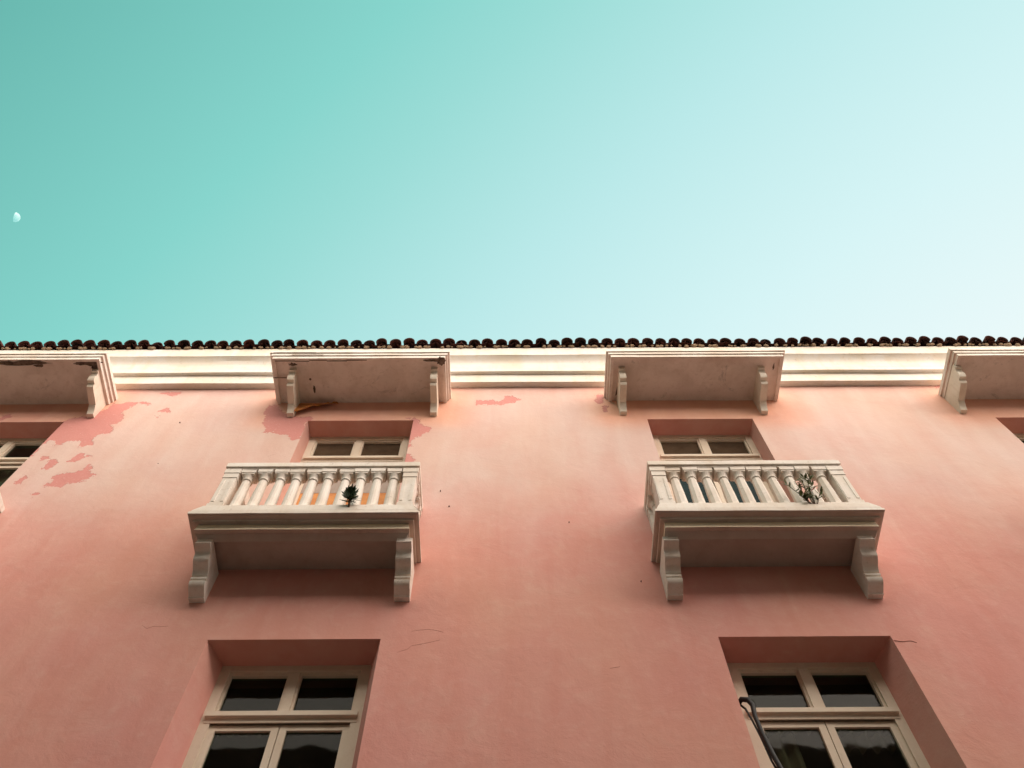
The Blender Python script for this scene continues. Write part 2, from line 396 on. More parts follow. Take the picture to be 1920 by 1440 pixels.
def wall_mesh():
    def lines(a, b, must, step_in, lo, hi, coarse):
        pts = sorted(set([a, b] + must)); res = []
        for p, q in zip(pts, pts[1:]):
            st = step_in if (q > lo and p < hi) else coarse
            n = max(1, round((q - p) / st))
            res += [p + (q - p) * i / n for i in range(n)]
        return res + [b]
    holes = [(c - UPW, c + UPW, UZ0, UZ1) for c, _ in UP] + [(c - LOW, c + LOW, LZ0, LZ1) for c in LO]
    xs = lines(XL, XR, [v for h in holes for v in h[:2]] + [-8.4, 8.4], 0.05, -8.4, 8.4, 0.6)
    zs = lines(0.0, ZT, [UZ0, UZ1, LZ0, LZ1, 12.4], 0.05, 4.75, 12.4, 0.5)
    nx, nz = len(xs), len(zs)
    vs, pe, fa, sh = [], [], [], []
    for z in zs:
        for x in xs:
            edge = min(max(h[0] - x, x - h[1], h[2] - z, z - h[3]) for h in holes)
            y = wavy(x, z) * smooth(0.02, 0.35, edge)
            vs.append((x, y, z))
            d = 0.5
            for q, bb in zip(PEEL, BB):
                if bb[0] < x < bb[1] and bb[2] < z < bb[3]:
                    d = min(d, sdf(q, x, z))
            pe.append(d)
            f = smooth(8.1, 10.5, z + 0.35 * noise.noise(Vector((x * .5, 0, 7))))  # paler pink towards the top of the wall
            s_ = 0.0
            for c in CAN:      # paint under canopies weathers less; the orange also paints in warm bounce light
                s_ = max(s_, smooth(1.65, 1.0, abs(x - c)) * smooth(10.85, 11.35, z) * smooth(12.3, 11.9, z))
            f *= 1 - 0.6 * s_
            f *= 1 - 0.35 * smooth(11.9, 12.15, z)
            sh.append(s_)
            fa.append(f)
    fs = []
    for j in range(nz - 1):
        for i in range(nx - 1):
            cx, cz = (xs[i] + xs[i+1]) / 2, (zs[j] + zs[j+1]) / 2
            if any(h[0] < cx < h[1] and h[2] < cz < h[3] for h in holes):
                continue
            a = j * nx + i
            fs.append((a, a + 1, a + nx + 1, a + nx))
    def extra(pts, f_):
        n = len(vs)
        vs.extend(pts); pe.extend([0.5] * len(pts)); sh.extend([0.0] * len(pts)); fa.extend([0.0 if f_ is None else f_] * len(pts))
        fs.append(tuple(range(n, n + len(pts))))
    for k, h in enumerate(holes):        # reveals, splayed a little
        up = k < 4
        d = UD if up else LD; sp = 0.035 if up else 0.092
        off = UP[k][1] if up else 0.0
        x0, x1, z0, z1 = h; a0, a1 = x0 + sp + off, x1 - sp + off; zt = z1 - 0.012
        D2 = d + 0.25
        for ya, yb in ((0, d), (d, D2)):
            p0, p1 = (x0, x1) if ya == 0 else (a0, a1)
            zz = z1 if ya == 0 else zt
            fd = 0.30 if up else 0.0
            extra([(p0, ya, z0), (p0, ya, zz), (a0, yb, zt), (a0, yb, z0)], fd)
            extra([(p1, ya, zz), (p1, ya, z0), (a1, yb, z0), (a1, yb, zt)], fd)
            extra([(p0, ya, zz), (p1, ya, zz), (a1, yb, zt), (a0, yb, zt)], 0.0)
            extra([(p1, ya, z0), (p0, ya, z0), (a0, yb, z0), (a1, yb, z0)], 0.0)
    # shell behind: sides, back, top
    B_ = 9.0
    extra([(XL, 0, 0), (XL, 0, ZT), (XL, B_, ZT), (XL, B_, 0)], 0.3)
    extra([(XR, 0, ZT), (XR, 0, 0), (XR, B_, 0), (XR, B_, ZT)], 0.3)
    extra([(XL, B_, 0), (XL, B_, ZT), (XR, B_, ZT), (XR, B_, 0)], 0.3)
    extra([(XL, 0, ZT), (XR, 0, ZT), (XR, B_, ZT), (XL, B_, ZT)], 0.3)
    me = bpy.data.meshes.new('wall')
    me.from_pydata(vs, [], fs)
    for nm, dat in (('peel', pe), ('paleness', fa), ('sheltered_glow', sh)):
        at = me.attributes.new(nm, 'FLOAT', 'POINT')
        at.data.foreach_set('value', dat)
    me.update()
    return me
wall = link('wall', wall_mesh(), m_wall, bld)

# hairline cracks in the plaster
for pl in [CRACKS[q] for q in (0, 1, 4, 6, 7, 8)]:
    pts = []
    for (a, c), (d, e) in zip(pl, pl[1:]):
        n = max(2, int(math.hypot(d - a, e - c) / 0.05))
        pts += [(a + (d - a) * k / n, c + (e - c) * k / n) for k in range(n)]
    pts.append(pl[-1])
    b = MB(); top, bot, back = [], [], []
    for k, (x, z) in enumerate(pts):
        f = k / (len(pts) - 1)
        z += 0.016 * noise.noise(Vector((x * 9, z * 9, 1)))
        hw = 0.0011 * math.sin(math.pi * (0.08 + 0.84 * f)) * (0.45 + 0.8 * abs(noise.noise(Vector((x * 14, z, 3)))))
        y = wavy(x, z)
        top.append((x, y - .0015, z + hw)); bot.append((x, y - .0015, z - hw)); back.append((x, y + .004, z))
    n = len(pts)
    b.add(top + bot + back, [(k, k + 1, n + k + 1, n + k) for k in range(n - 1)] + [(2*n + k, 2*n + k + 1, k + 1, k) for k in range(n - 1)] + [(n + k, n + k + 1, 2*n + k + 1, 2*n + k) for k in range(n - 1)])
    link('crack', b.mesh('crack', fix=False), m_crack, wall)
# nail stubs and chips
b = MB()
for x, z, r in ((-0.61, 9.30, 0.012), (-0.72, 9.60, 0.010), (-4.02, 11.20, 0.012), (0.61, 9.0, 0.007), (1.2, 8.05, 0.008), (-3.93, 10.2, 0.006)):
    r *= .45; b.box(x - r, x + r, -0.014, 0.01, z - r, z + r)
setp(link('nail', b.mesh('nail'), m_nail, wall), kind='stuff')

# floors and inner walls of the rooms behind the windows
b = MB()
for z in (4.3, 7.95, 12.2):
    b.box(XL + .05, XR - .05, 0.5, 8.9, z, z + .25)
for x in (-8.4, -3.95, 0.3, 4.6, 8.6):
    b.box(x - .08, x + .08, 0.52, 8.88, 4.56, 12.18)
b.box(XL + .06, XR - .06, 4.0, 4.1, 4.58, 12.16)
link('inner_room', b.mesh('inner_room'), m_room, bld)

# cornice
prof = [(-.05, 12.17), (.085, 12.17), (.085, 12.40), (.136, 12.40), (.136, 12.50), (.122, 12.51)]
for k in range(8):
    prof.append((.124 + .066 * (k / 7) ** 5, 12.515 + .275 * k / 7))
prof += [(.205, 12.80), (.205, 13.04), (-.05, 13.04)]
b = MB(); b.prism(prof, XL - .15, XR + .15, 150, 0.006)
link('cornice', b.mesh('cornice', smooth=True, angle=25), m_cornice, bld)

# ---------------------------------------------------------------- canopies
def sweep3(b, prof, xl, xr, seg=26, jit=0.003, y_wall=0.02):
    """prof: (inset from the outer side, front p, z); runs wall -> front -> wall"""
    rings = []
    def P_(x, y, z, i, k):
        q = Vector((x * 2.1 + i * 3.1, y * 2.1, z))
        return (x + (jit * noise.noise(q) if k else 0), y + jit * noise.noise(q + Vector((5, 5, 5))), z + jit * noise.noise(q + Vector((1, 8, 3))))
    for i, (ins, p, z) in enumerate(prof):
        r = []
        for k in range(4):
            r.append(P_(xl + ins, y_wall - (p + y_wall) * k / 4, z, i, k))
        for k in range(seg + 1):
            x = xl + ins + (xr - xl - 2 * ins) * k / seg
            r.append(P_(x, -p, z, i, 1))
        for k in range(3, -1, -1):
            r.append(P_(xr - ins, y_wall - (p + y_wall) * k / 4, z, i, k))
        rings.append(r)
    n = len(rings[0]); vs = [v for r in rings for v in r]; fs = []
    for i in range(len(rings) - 1):
        for k in range(n - 1):
            fs.append((i*n+k, (i+1)*n+k, (i+1)*n+k+1, i*n+k+1))
    fs.append(tuple(range(n)))                       # recessed soffit panel
    fs.append(tuple(range((len(rings)-1)*n, len(rings)*n))[::-1])   # top
    b.add(vs, fs)

CPROF = [(.086, .597, 11.752), (.086, .597, 11.722), (.047, .632, 11.722), (.047, .632, 11.785), (.023, .646, 11.785),
         (.023, .646, 11.84), (0, .660, 11.84), (0, .660, 11.90), (.03, .62, 11.93)]
CBR = [(-.03, 11.765), (.487, 11.765), (.487, 11.685), (.452, 11.682), (.452, 11.655), (.444, 11.65), (.446, 11.60), (.436, 11.56), (.424, 11.543),
       (.370, 11.541), (.374, 11.515), (.358, 11.490), (.30, 11.475), (.22, 11.468), (.15, 11.460), (.125, 11.452),
       (.125, 11.440), (.112, 11.432), (.085, 11.40), (.062, 11.36), (.058, 11.345), (-.03, 11.345)]
def bracket_mesh(name, prof, hw, grooves=()):
    b = MB(); b.prism(prof, -hw, hw, 2, 0.002)
    me = b.mesh(name, smooth=True, angle=34)
    return me
cb_me = bracket_mesh('canopy_bracket', CBR, 0.041)
cb_me.materials.append(m_bracket)

def stain_blob(pts, y0=None, z=None, y=None, thick=0.004):
    """irregular flake: pts in (x, y) on a soffit at z, or (x, z) on a face at y"""
    b = MB(); n = len(pts)
    if z is not None:
        a = [(p[0], p[1], z) for p in pts]; c = [(p[0], p[1], z - thick) for p in pts]
    else:
        a = [(p[0], y, p[1]) for p in pts]; c = [(p[0], y - thick, p[1]) for p in pts]
    b.add(a + c, [tuple(range(n)), tuple(range(n, 2 * n))[::-1]] + [(k, (k+1) % n, n + (k+1) % n, n + k) for k in range(n)])
    return b.mesh('flake')
def ragged(cx, cy, rx, ry, n=14, seed=0, amp=.45):
    r_ = random.Random(seed); n *= 3
    return [(cx + rx * math.cos(t_) * (1 + amp * (.7 * noise.noise(Vector((seed, 1.1 * math.cos(t_) * 2, 2 * math.sin(t_)))) + .45 * (r_.random() - .5))), cy + ry * math.sin(t_) * (1 + amp * (1.2 * noise.noise(Vector((seed, 2.5 * math.cos(t_), 9 + 2 * math.sin(t_)))) + .6 * (r_.random() - .5))))
            for t_ in [2 * math.pi * k / n for k in range(n)]]

def paint_rings(o, m, rings, n, idx=1, panel=False):
    o.data.materials.append(m)
    per = (len(o.data.polygons) - 2) // (n - 1)
    for r in rings:
        for p in o.data.polygons[r * per:(r + 1) * per]:
            p.material_index = idx
    if panel:
        o.data.polygons[len(o.data.polygons) - 2].material_index = idx

for i, c in enumerate(CAN):
    b = MB(); sweep3(b, CPROF, c - 1.13, c + 1.13)
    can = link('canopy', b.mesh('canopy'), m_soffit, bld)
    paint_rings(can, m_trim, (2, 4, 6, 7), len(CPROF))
    if i == 0: can['label'] = 'leftmost canopy with black mould along its front edge'
    if i == 1: can['label'] = 'second canopy, cracked along the front and rotten at its right front corner'
    for xb in ((-7.10, -5.175), (-2.70, -.922), (1.44, 3.195), (5.68, 7.55))[i]:
        link('bracket', cb_me, None, can, (xb, 0, 0))
    if i == 1:
        b = MB()
        # broken front corner, mould and the gap behind the mouldings
        for pts, z in ((ragged(c + 1.03, -.585, .055, .055, 12, 3, .5), 11.7215), (ragged(c + .93, -.600, .12, .018, 12, 4, .6), 11.7212),
                       (ragged(c - .84, -.535, .05, .022, 12, 5, .7), 11.7515), (ragged(c - .60, -.19, .014, .05, 10, 6, .6), 11.7510), (ragged(c - .64, -.33, .015, .015, 9, 8, .4), 11.7510)):
            link('rotten_patch', stain_blob(pts, z=z), m_hole, can)
        crk = [(c - 1.05, -.596), (c - .80, -.592), (c - .62, -.604), (c - .40, -.594), (c - .15, -.603), (c + .1, -.596)]
        b = MB()
        for (a_, c_), (d_, e_) in zip(crk, crk[1:]):
            b.box(a_, d_, c_ - .005, c_ + .004, 11.7165, 11.7225)
        b.box(c - 1.10, c - .86, -.372, -.362, 11.716, 11.7225)
        b.box(c - 1.09, c - .55, -.6625, -.6605, 11.842, 11.848); b.box(c - .85, c - .45, -.650, -.648, 11.790, 11.797)
        setp(link('crack', b.mesh('crack'), m_hole, can), kind='stuff')
    if i == 0:
        for pts, z in ((ragged(c + .10, -.585, .34, .030, 16, 13, .7), 11.7212), (ragged(c + .92, -.565, .17, .035, 16, 14, .7), 11.7512), (ragged(c + 1.0, -.50, .05, .09, 14, 15, .6), 11.7510),
                       (ragged(c + .30, -.535, .06, .02, 12, 16, .7), 11.7513)):
            link('rotten_patch', stain_blob(pts, z=z), m_hole, can)
    if i == 2:
        for pts in ([(c - 1.0, -.08), (c - .985, -.20), (c - .955, -.30), (c - .965, -.19), (c - .94, -.12), (c - .975, -.10)],
                    [(c + .97, -.47), (c + .985, -.53), (c + .995, -.46), (c + .98, -.43)]):
            link('rotten_patch', stain_blob(pts, z=11.7512), m_hole, can)

# a flap of peeled, stained plaster under the second canopy
b = MB()
r_ = random.Random(3)
N_ = 15
top = [(-2.665 + .50 * k / (N_ - 1), 11.702) for k in range(N_)]
env = [.30, .33, .325, .29, .25, .21, .165, .15, .17, .13, .085, .06, .05, .03, .015]
bot = [(-2.68 + .50 * k / (N_ - 1) + r_.uniform(-.012, .012), 11.70 - env[k] * .98 + r_.uniform(-.012, .012), .035 + .10 * env[k] + r_.uniform(0, .02)) for k in range(N_)]
f0 = [(x, -.012, z) for x, z in top]; f1 = [(x, -p, z) for x, z, p in bot]
k0 = [(x, -.004, z + .004) for x, z in top]; k1 = [(x + .01, -p + .014, z + .006) for x, z, p in bot]
n = N_
b.add(f0 + f1 + k0 + k1, [(k, k+1, n+k+1, n+k) for k in range(n-1)] + [(2*n+k, 3*n+k, 3*n+k+1, 2*n+k+1) for k in range(n-1)] + [(n+k, n+k+1, 3*n+k+1, 3*n+k) for k in range(n-1)]
      + [(0, n, 3*n, 2*n), (n-1, 2*n+n-1, 3*n+n-1, n+n-1)])
fl = link('plaster_flap', b.mesh('plaster_flap'), m_flap, bld)
fl['label'] = 'orange brown flap of peeling plaster below the second canopy'

# ---------------------------------------------------------------- balconies
SPROF = [(.125, .345, 8.262), (.118, .352, 8.200), (.085, .412, 8.238), (.084, .412, 8.240), (.078, .460, 8.238), (.086, .450, 8.324), (.046, .488, 8.326),
         (.042, .492, 8.345), (.020, .535, 8.343), (0, .560, 8.350), (0, .560, 8.382), (.012, .556, 8.386)]
BBR = [(-.03, 8.20), (.372, 8.22), (.372, 8.175), (.392, 8.14), (.380, 8.128), (.345, 8.122), (.312, 8.108), (.298, 8.090), (.296, 8.060), (.286, 8.035), (.262, 8.018), (.232, 8.006),
       (.205, 7.992), (.184, 7.968), (.176, 7.948), (.150, 7.946), (.148, 7.930), (.174, 7.926), (.172, 7.908), (.146, 7.905), (.144, 7.889), (.168, 7.886),
       (.160, 7.855), (.135, 7.832), (.060, 7.800), (.052, 7.788), (-.03, 7.788)]
bb_me = bracket_mesh('balcony_bracket', BBR, 0.069); bb_me.materials.append(m_trim)

def lathe(b, prof, n, x0=0, y0=0, rot=0.0):
    vs = []
    for r, z in prof:
        for k in range(n):
            a_ = 2 * math.pi * (k + .5) / n + rot
            vs.append((x0 + r * math.cos(a_), y0 + r * math.sin(a_), z))
    fs = []
    for i in range(len(prof) - 1):
        for k in range(n):
            fs.append((i*n+k, i*n+(k+1) % n, (i+1)*n+(k+1) % n, (i+1)*n+k))
    fs.append(tuple(range(n))[::-1]); fs.append(tuple(range(len(vs)-n, len(vs))))
    b.add(vs, fs)
def baluster(n):
    b = MB()
    b.box(-.066, .066, -.062, .062, 0, .052)
    q = 1.0 / math.cos(math.pi / n)
    lathe(b, [(.062 * q, .050), (.059 * q, .066), (.053 * q, .085), (.0515 * q, .16), (.049 * q, .30), (.041 * q, .545)], n)
    lathe(b, [(.040, .540), (.052, .548), (.054, .560), (.050, .570)], 16)
    lathe(b, [(.045, .566), (.047, .585), (.054, .605), (.066, .632)], 16)
    b.box(-.064, .064, -.060, .060, .628, .648)
    b.box(-.072, .072, -.066, .066, .648, .702)
    return b.mesh('baluster', smooth=True, angle=24 if n > 8 else 15)
bal_me = {8: baluster(8), 14: baluster(14)}
for m_ in bal_me.values(): m_.materials.append(m_trim)
b = MB()
b.box(-.076, .076, -.072, .072, 0, .075)
b.box(-.066, .066, -.062, .062, .075, .545)
b.box(-.058, -.030, -.0665, -.060, .12, .50); b.box(.030, .058, -.0665, -.060, .12, .50)   # raised edge strips
b.box(-.072, .072, -.068, .068, .545, .56)
b.box(-.070, .070, -.066, .066, .56, .628)
b.box(-.078, .078, -.072, .072, .628, .702)
pier_me = b.mesh('pier'); pier_me.materials.append(m_trim)

BALZ = 8.497
def ring3(b, prof, xl, xr, seg=30, jit=0.003):
    """closed section run round the three open sides of the balcony"""
    n0 = len(b.f); v0 = len(b.v)
    sweep3(b, prof + [prof[0]], xl, xr, seg, jit)
    del b.f[-2:]
    n = (len(b.v) - v0) // (len(prof) + 1)
    m_ = len(prof)
    b.f.append(tuple(v0 + i * n for i in range(m_))); b.f.append(tuple(v0 + i * n + n - 1 for i in range(m_))[::-1])

bal_objs = []
for i, (c, off) in enumerate(BAL):
    b = MB(); sweep3(b, SPROF, c - 1.047, c + 1.047, jit=0.004)
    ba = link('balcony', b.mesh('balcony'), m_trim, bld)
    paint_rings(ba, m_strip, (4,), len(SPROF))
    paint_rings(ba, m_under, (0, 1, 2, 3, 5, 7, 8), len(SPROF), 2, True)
    bal_objs.append(ba)
    # sloping base course that the balusters stand on
    xl, xr = c + off - .965, c + off + .965
    b = MB()
    rings = []
    L0, R0 = c - 1.035, c + 1.035
    def loop(l, r_, pf, z):
        return [(l, .02, z), (l, -pf, z), (r_, -pf, z), (r_, .02, z)]
    seg = 24
    vs = []
    for (l, r_, pf, pi, z) in ((L0, R0, .556, .36, 8.38), (L0 + .012, R0 - .008, .5565, .36, 8.412), (xl, xr, .548, .36, BALZ)):
        row = [(l, .02 - (pf + .02) * k / 3, z) for k in range(3)]
        row += [(l + (r_ - l) * k / seg, -pf + .002 * noise.noise(Vector((k, c, z * 5))), z + .004 * noise.noise(Vector((k * .7, c, 3)))) for k in range(seg + 1)]
        row += [(r_, .02 - (pf + .02) * k / 3, z) for k in (2, 1, 0)]
        rings.append(row)
    n = len(rings[0]); vs = [v for r_ in rings for v in r_]
    b.add(vs, [(j*n+k, j*n+k+1, (j+1)*n+k+1, (j+1)*n+k) for j in range(2) for k in range(n - 1)] + [tuple(range(2*n, 3*n))])
    link('plinth', b.mesh('plinth'), m_trim, ba)
    b = MB()
    ring3(b, [(.155, .385, BALZ + .700), (.020, .520, BALZ + .700), (.018, .522, BALZ + .722), (.0, .540, BALZ + .724), (.0, .540, BALZ + .79), (.012, .528, BALZ + .80),
              (.012, .528, BALZ + .815), (.155, .385, BALZ + .818)], xl, xr)
    link('handrail', b.mesh('handrail'), m_trim, ba)
    for sx in (-1, 1):
        link('pier', pier_me, None, ba, (c + off + sx * .882, -.455, BALZ))
        me = bal_me[14 if i < 2 else 8]
        for yy in (-.295, -.135):
            link('baluster', me, None, ba, (c + off + sx * .882, yy, BALZ))
        link('half_pier', pier_me, None, ba, (c + off + sx * .882, -.005, BALZ))
    r_ = random.Random(40 + i)
    for k in range(10):
        o = link('baluster', bal_me[14 if i < 2 else 8], None, ba, (c + off + (k - 4.5) * .1605 + r_.uniform(-.003, .003), -.455, BALZ))
        o.rotation_euler = (r_.uniform(-.008, .008), r_.uniform(-.01, .01), r_.uniform(-.03, .03))
        o.scale = (1, 1, 1)
    for xb in ((-2.731, -.935) if i == 1 else (1.462, 3.222) if i == 2 else (c - .88, c + .88)):
        link('bracket', bb_me, None, ba, (xb, 0, 0))

# ---------------------------------------------------------------- windows
def make_window(cx, zt, zb, D, W, upper, idx):
    y0 = D
    b = MB()          # fixed outer frame
    j = .078
    b.box(cx - W, cx - W + j, y0, y0 + .11, zb, zt)
    b.box(cx + W - j, cx + W, y0, y0 + .11, zb, zt)
    b.box(cx - W + j, cx + W - j, y0 + .001, y0 + .109, zt - .062, zt)
    b.box(cx - W + j, cx + W - j, y0 + .001, y0 + .109, zb, zb + .05)
    win = link('window', b.mesh('window'), m_frame, bld)
    # transom light: rails, mullion, beads
    b = MB(); b.box(cx - .040, cx + .040, y0 + .010, y0 + .085, zt - .525, zt - .062)
    link('mullion', b.mesh('mullion'), m_frame, win)
    b = MB()
    b.box(cx - W + j, cx + W - j, y0 + .004, y0 + .10, zt - .60, zt - .525)
    link('transom_rail', b.mesh('transom_rail'), m_frame, win)
    b = MB()
    b.prism([(-(y0 + .004), zt - .527), (-(y0 - .032), zt - .530), (-(y0 - .033), zt - .577), (-(y0 - .006), zt - .584), (-(y0 - .004), zt - .623), (-(y0 + .004), zt - .625)], cx - W + .03, cx + W - .03, 8, .001)
    link('drip_moulding', b.mesh('drip_moulding'), m_frame, win)
    for s in (-1, 1):
        a0, a1 = (cx - W + j, cx - .040) if s < 0 else (cx + .040, cx + W - j)
        b = MB(); w_ = .020
        b.box(a0, a0 + w_, y0 + .022, y0 + .070, zt - .525, zt - .062); b.box(a1 - w_, a1, y0 + .022, y0 + .070, zt - .525, zt - .062)
        b.box(a0 + w_, a1 - w_, y0 + .023, y0 + .069, zt - .095, zt - .062); b.box(a0 + w_, a1 - w_, y0 + .023, y0 + .069, zt - .525, zt - .505)
        link('bead', b.mesh('bead'), m_frame, win)
        b = MB(); b.box(a0 + w_ - .003, a1 - w_ + .003, y0 + .052, y0 + .056, zt - .508, zt - .092)
        link('pane', b.mesh('pane'), m_glassd if (upper and idx in (1, 2)) else m_glass, win)
    # two casement leaves
    zt2, zb2 = zt - .628, zb + .05
    for s in (-1, 1):
        a0, a1 = (cx - W + j - .002, cx - .004) if s < 0 else (cx + .004, cx + W - j + .002)
        b = MB(); st = .056; y1, y2 = y0 + .022, y0 + .066
        ce = st if s < 0 else st
        b.box(a0, a0 + st, y1, y2, zb2, zt2); b.box(a1 - st, a1, y1, y2, zb2, zt2)
        rails = [(zt2 - .052, zt2), (zb2, zb2 + .09)]
        mids = [zt2 - .052 - (zt2 - zb2) * f for f in (.46, .73)]
        for z0, z1 in rails + [(m_ - .02, m_ + .02) for m_ in mids]:
            b.box(a0 + st, a1 - st, y1 + .001, y2 - .001, z0, z1)
        link('casement', b.mesh('casement'), m_frame, win)
        zs_ = [zt2 - .052] + [v for m_ in mids for v in (m_ + .02, m_ - .02)] + [zb2 + .09]
        for q in range(3):
            z1, z0 = zs_[2 * q], zs_[2 * q + 1]
            b = MB(); b.box(a0 + st - .003, a1 - st + .003, y1 + .022, y1 + .026, z0 - .003, z1 + .003)
            if upper and idx == 1 and q < 2:
                if q == 0:
                    zc = 9.98
                    b = MB(); b.box(a0 + st - .003, a1 - st + .003, y1 + .010, y1 + .026, zc, z1 + .003)
                    link('grey_board', b.mesh('grey_board'), m_board_g, win)
                    b = MB(); b.box(a0 + st - .003, a1 - st + .003, y1 + .012, y1 + .028, z0 - .003, zc - .004)
                link('orange_board', b.mesh('orange_board'), m_board_o, win)
            else:
                link('pane', b.mesh('pane'), m_glasst if upper and idx == 2 else m_glass, win)
    # curtains in pleats behind the glass
    X0, X1 = cx - W + .1, cx + W - .1
    if upper:
        parts = [(X0, X1, zt - .40, zb + .1)]
    elif idx == 2:
        parts = [(X0, X1, zt - .43, zt - .60), (X0, cx - .22, zt - .64, zt - 1.02), (cx + .05, X1, zt - .64, zt - .80)]
    else:
        parts = [(X0, cx, zt - .44, zt - .60), (cx + .3, X1, zt - 1.2, zt - 2.2)]
    for (x0, x1, zc1, zc0) in parts:
        b = MB(); n = max(12, int(60 * (x1 - x0)))
        vs = [(x0 + (x1 - x0) * k / n, y0 + .15 + .028 * math.sin(k * .95 + idx) + .008 * math.sin(k * 2.3), z + (.02 * math.sin(k * .95) if z == zc0 else 0)) for z in (zc1, zc0) for k in range(n + 1)]
        b.add(vs, [(k, k + 1, n + 2 + k, n + 1 + k) for k in range(n)])
        link('curtain', b.mesh('curtain', smooth=True, fix=False), m_curtain, win)
    return win
for i, (c, o_) in enumerate(UP):
    make_window(c + o_, UZ1 - .012, UZ0, UD, UPW - .035, True, i)
for i, c in enumerate(LO):
    make_window(c, LZ1 - .012, LZ0, LD, LOW - .092, False, i)

# ---------------------------------------------------------------- clay tile eave
SL = R(21)
def tile_mesh(name, r0, r1, L, up, arc=1.0, th=.012, flat=1.0, seg=8):
    """half-round tile, mouth (r0) at the origin, running up the slope; up=+1 cover, -1 pan"""
    ax = Vector((0, math.cos(SL), math.sin(SL))); no = Vector((0, -math.sin(SL), math.cos(SL)))
    b = MB(); vs = []
    for (s_, r_) in ((0, r0), (L, r1)):
        for rr in (r_, r_ - th):
            for k in range(seg + 1):
                a_ = math.pi * (0.5 - .5 * arc + arc * k / seg)
                vs.append(Vector((rr * math.cos(a_), 0, 0)) + no * (up * flat * rr * math.sin(a_)) + ax * s_)
    m_ = seg + 1
    fs = []
    for k in range(seg):
        fs.append((k, k+1, 2*m_+k+1, 2*m_+k)); fs.append((m_+k, 3*m_+k, 3*m_+k+1, m_+k+1))
        fs.append((k, m_+k, m_+k+1, k+1)); fs.append((2*m_+k, 2*m_+k+1, 3*m_+k+1, 3*m_+k))
    fs.append((0, 2*m_, 3*m_, m_)); fs.append((seg, m_+seg, 3*m_+seg, 2*m_+seg))
    b.add(vs, fs)
    me = b.mesh(name, smooth=True, angle=50); me.materials.append(m_tile)
    return me
b = MB()
b.add([(XL - .1, .05, 13.052), (XR + .1, .05, 13.052), (XR + .1, 9.2, 16.4), (XL - .1, 9.2, 16.4), (XL - .1, .05, 13.045), (XR + .1, .05, 13.045), (XR + .1, 9.2, 16.36), (XL - .1, 9.2, 16.36)],
      [(0, 1, 2, 3), (4, 7, 6, 5), (0, 4, 5, 1), (1, 5, 6, 2), (2, 6, 7, 3), (3, 7, 4, 0)])
roof = link('roof', b.mesh('roof'), m_tile, bld)
covers = [tile_mesh('cover_tile', .082 * k, .068 * k, .42, 1, 1.0, .013, 1.0) for k in (.95, 1.0, 1.05)]
pans = [tile_mesh('pan_tile', .088, .078, .42, -1, 1.0, .013, .52), tile_mesh('pan_tile', .090, .080, .42, -1, 1.0, .013, .42)]
r_ = random.Random(11)
PITCH = .1865
nt_ = int((XR - XL) / PITCH)
ax = Vector((0, math.cos(SL), math.sin(SL)))
mort = MB()
xprev = XL
for k in range(nt_):
    x = XL + .1 + k * PITCH + r_.uniform(-.012, .012)
    dz = .012 * noise.noise(Vector((x * .5, 1, 1))) + r_.uniform(-.007, .007)
    o = link('roof_tile', pans[k % 2], None, roof, (x + PITCH / 2, -.262 + r_.uniform(-.012, .012), TZ + .022 + dz * .5))
    o.rotation_euler = (r_.uniform(-.02, .02), r_.uniform(-.05, .05), r_.uniform(-.03, .03))
    o = link('roof_tile', covers[r_.choice((0, 1, 1, 1, 2))], None, roof, (x, -.278 + r_.uniform(-.02, .014) + (.03 if k % 23 == 9 else 0), TZ - .035 + dz + (.02 if k % 23 == 9 else 0)))
    o.rotation_euler = (r_.uniform(-.02, .02), r_.uniform(-.07, .07), r_.uniform(-.05, .05))
    # lumps of bedding mortar under the tiles
    for q in range(3):
        mx, mz, mr = x + r_.uniform(0, PITCH), 13.050 + r_.uniform(-.008, .02), r_.uniform(.014, .036)
        seed = r_.random() * 50
        n = 6; vs = []
        for (zz, rr) in ((-.6, .6), (0, 1), (.6, .8)):
            for a_ in range(n):
                t_ = 2 * math.pi * a_ / n
                e = rr * mr * (.75 + .5 * noise.noise(Vector((seed + a_, zz, 0))))
                vs.append((mx + 1.5 * e * math.cos(t_), -.222 + e * math.sin(t_), mz + zz * mr * .8))
        fs = [(j*n+a_, j*n+(a_+1) % n, (j+1)*n+(a_+1) % n, (j+1)*n+a_) for j in range(2) for a_ in range(n)] + [tuple(range(n))[::-1], tuple(range(2*n, 3*n))]
        mort.add(vs, fs)
mort.box(XL - .1, XR + .1, -.165, .06, 13.042, 13.085)
setp(link('mortar', mort.mesh('mortar'), m_mortar, roof), kind='stuff')
# further courses up the slope: one mass of tiles
b = MB()
for row in range(1, 22):
    for k in range(nt_):
        x = XL + .1 + k * PITCH
        for (me, dx, dn) in ((covers[1], 0, .010), (pans[0], PITCH / 2, 0)):
            if row > 3 and dx: continue
            off_ = Vector((x + dx, -.24, TZ + dn)) + ax * (.36 * row)
            # light version: four-sided arcs
            no = Vector((0, -math.sin(SL), math.cos(SL)))
            s_ = 1 if dx == 0 else -1
            vs = []
            for L_, rr in ((0, .09), (.42, .075)):
                for q in range(5):
                    a_ = math.pi * q / 4
                    vs.append(off_ + Vector((rr * math.cos(a_), 0, 0)) + no * (s_ * rr * math.sin(a_)) + ax * L_)
            b.add(vs, [(q, q + 1, q + 6, q + 5) for q in range(4)])
setp(link('upper_tiles', b.mesh('upper_tiles', smooth=False, fix=False), m_tile, roof), kind='stuff')

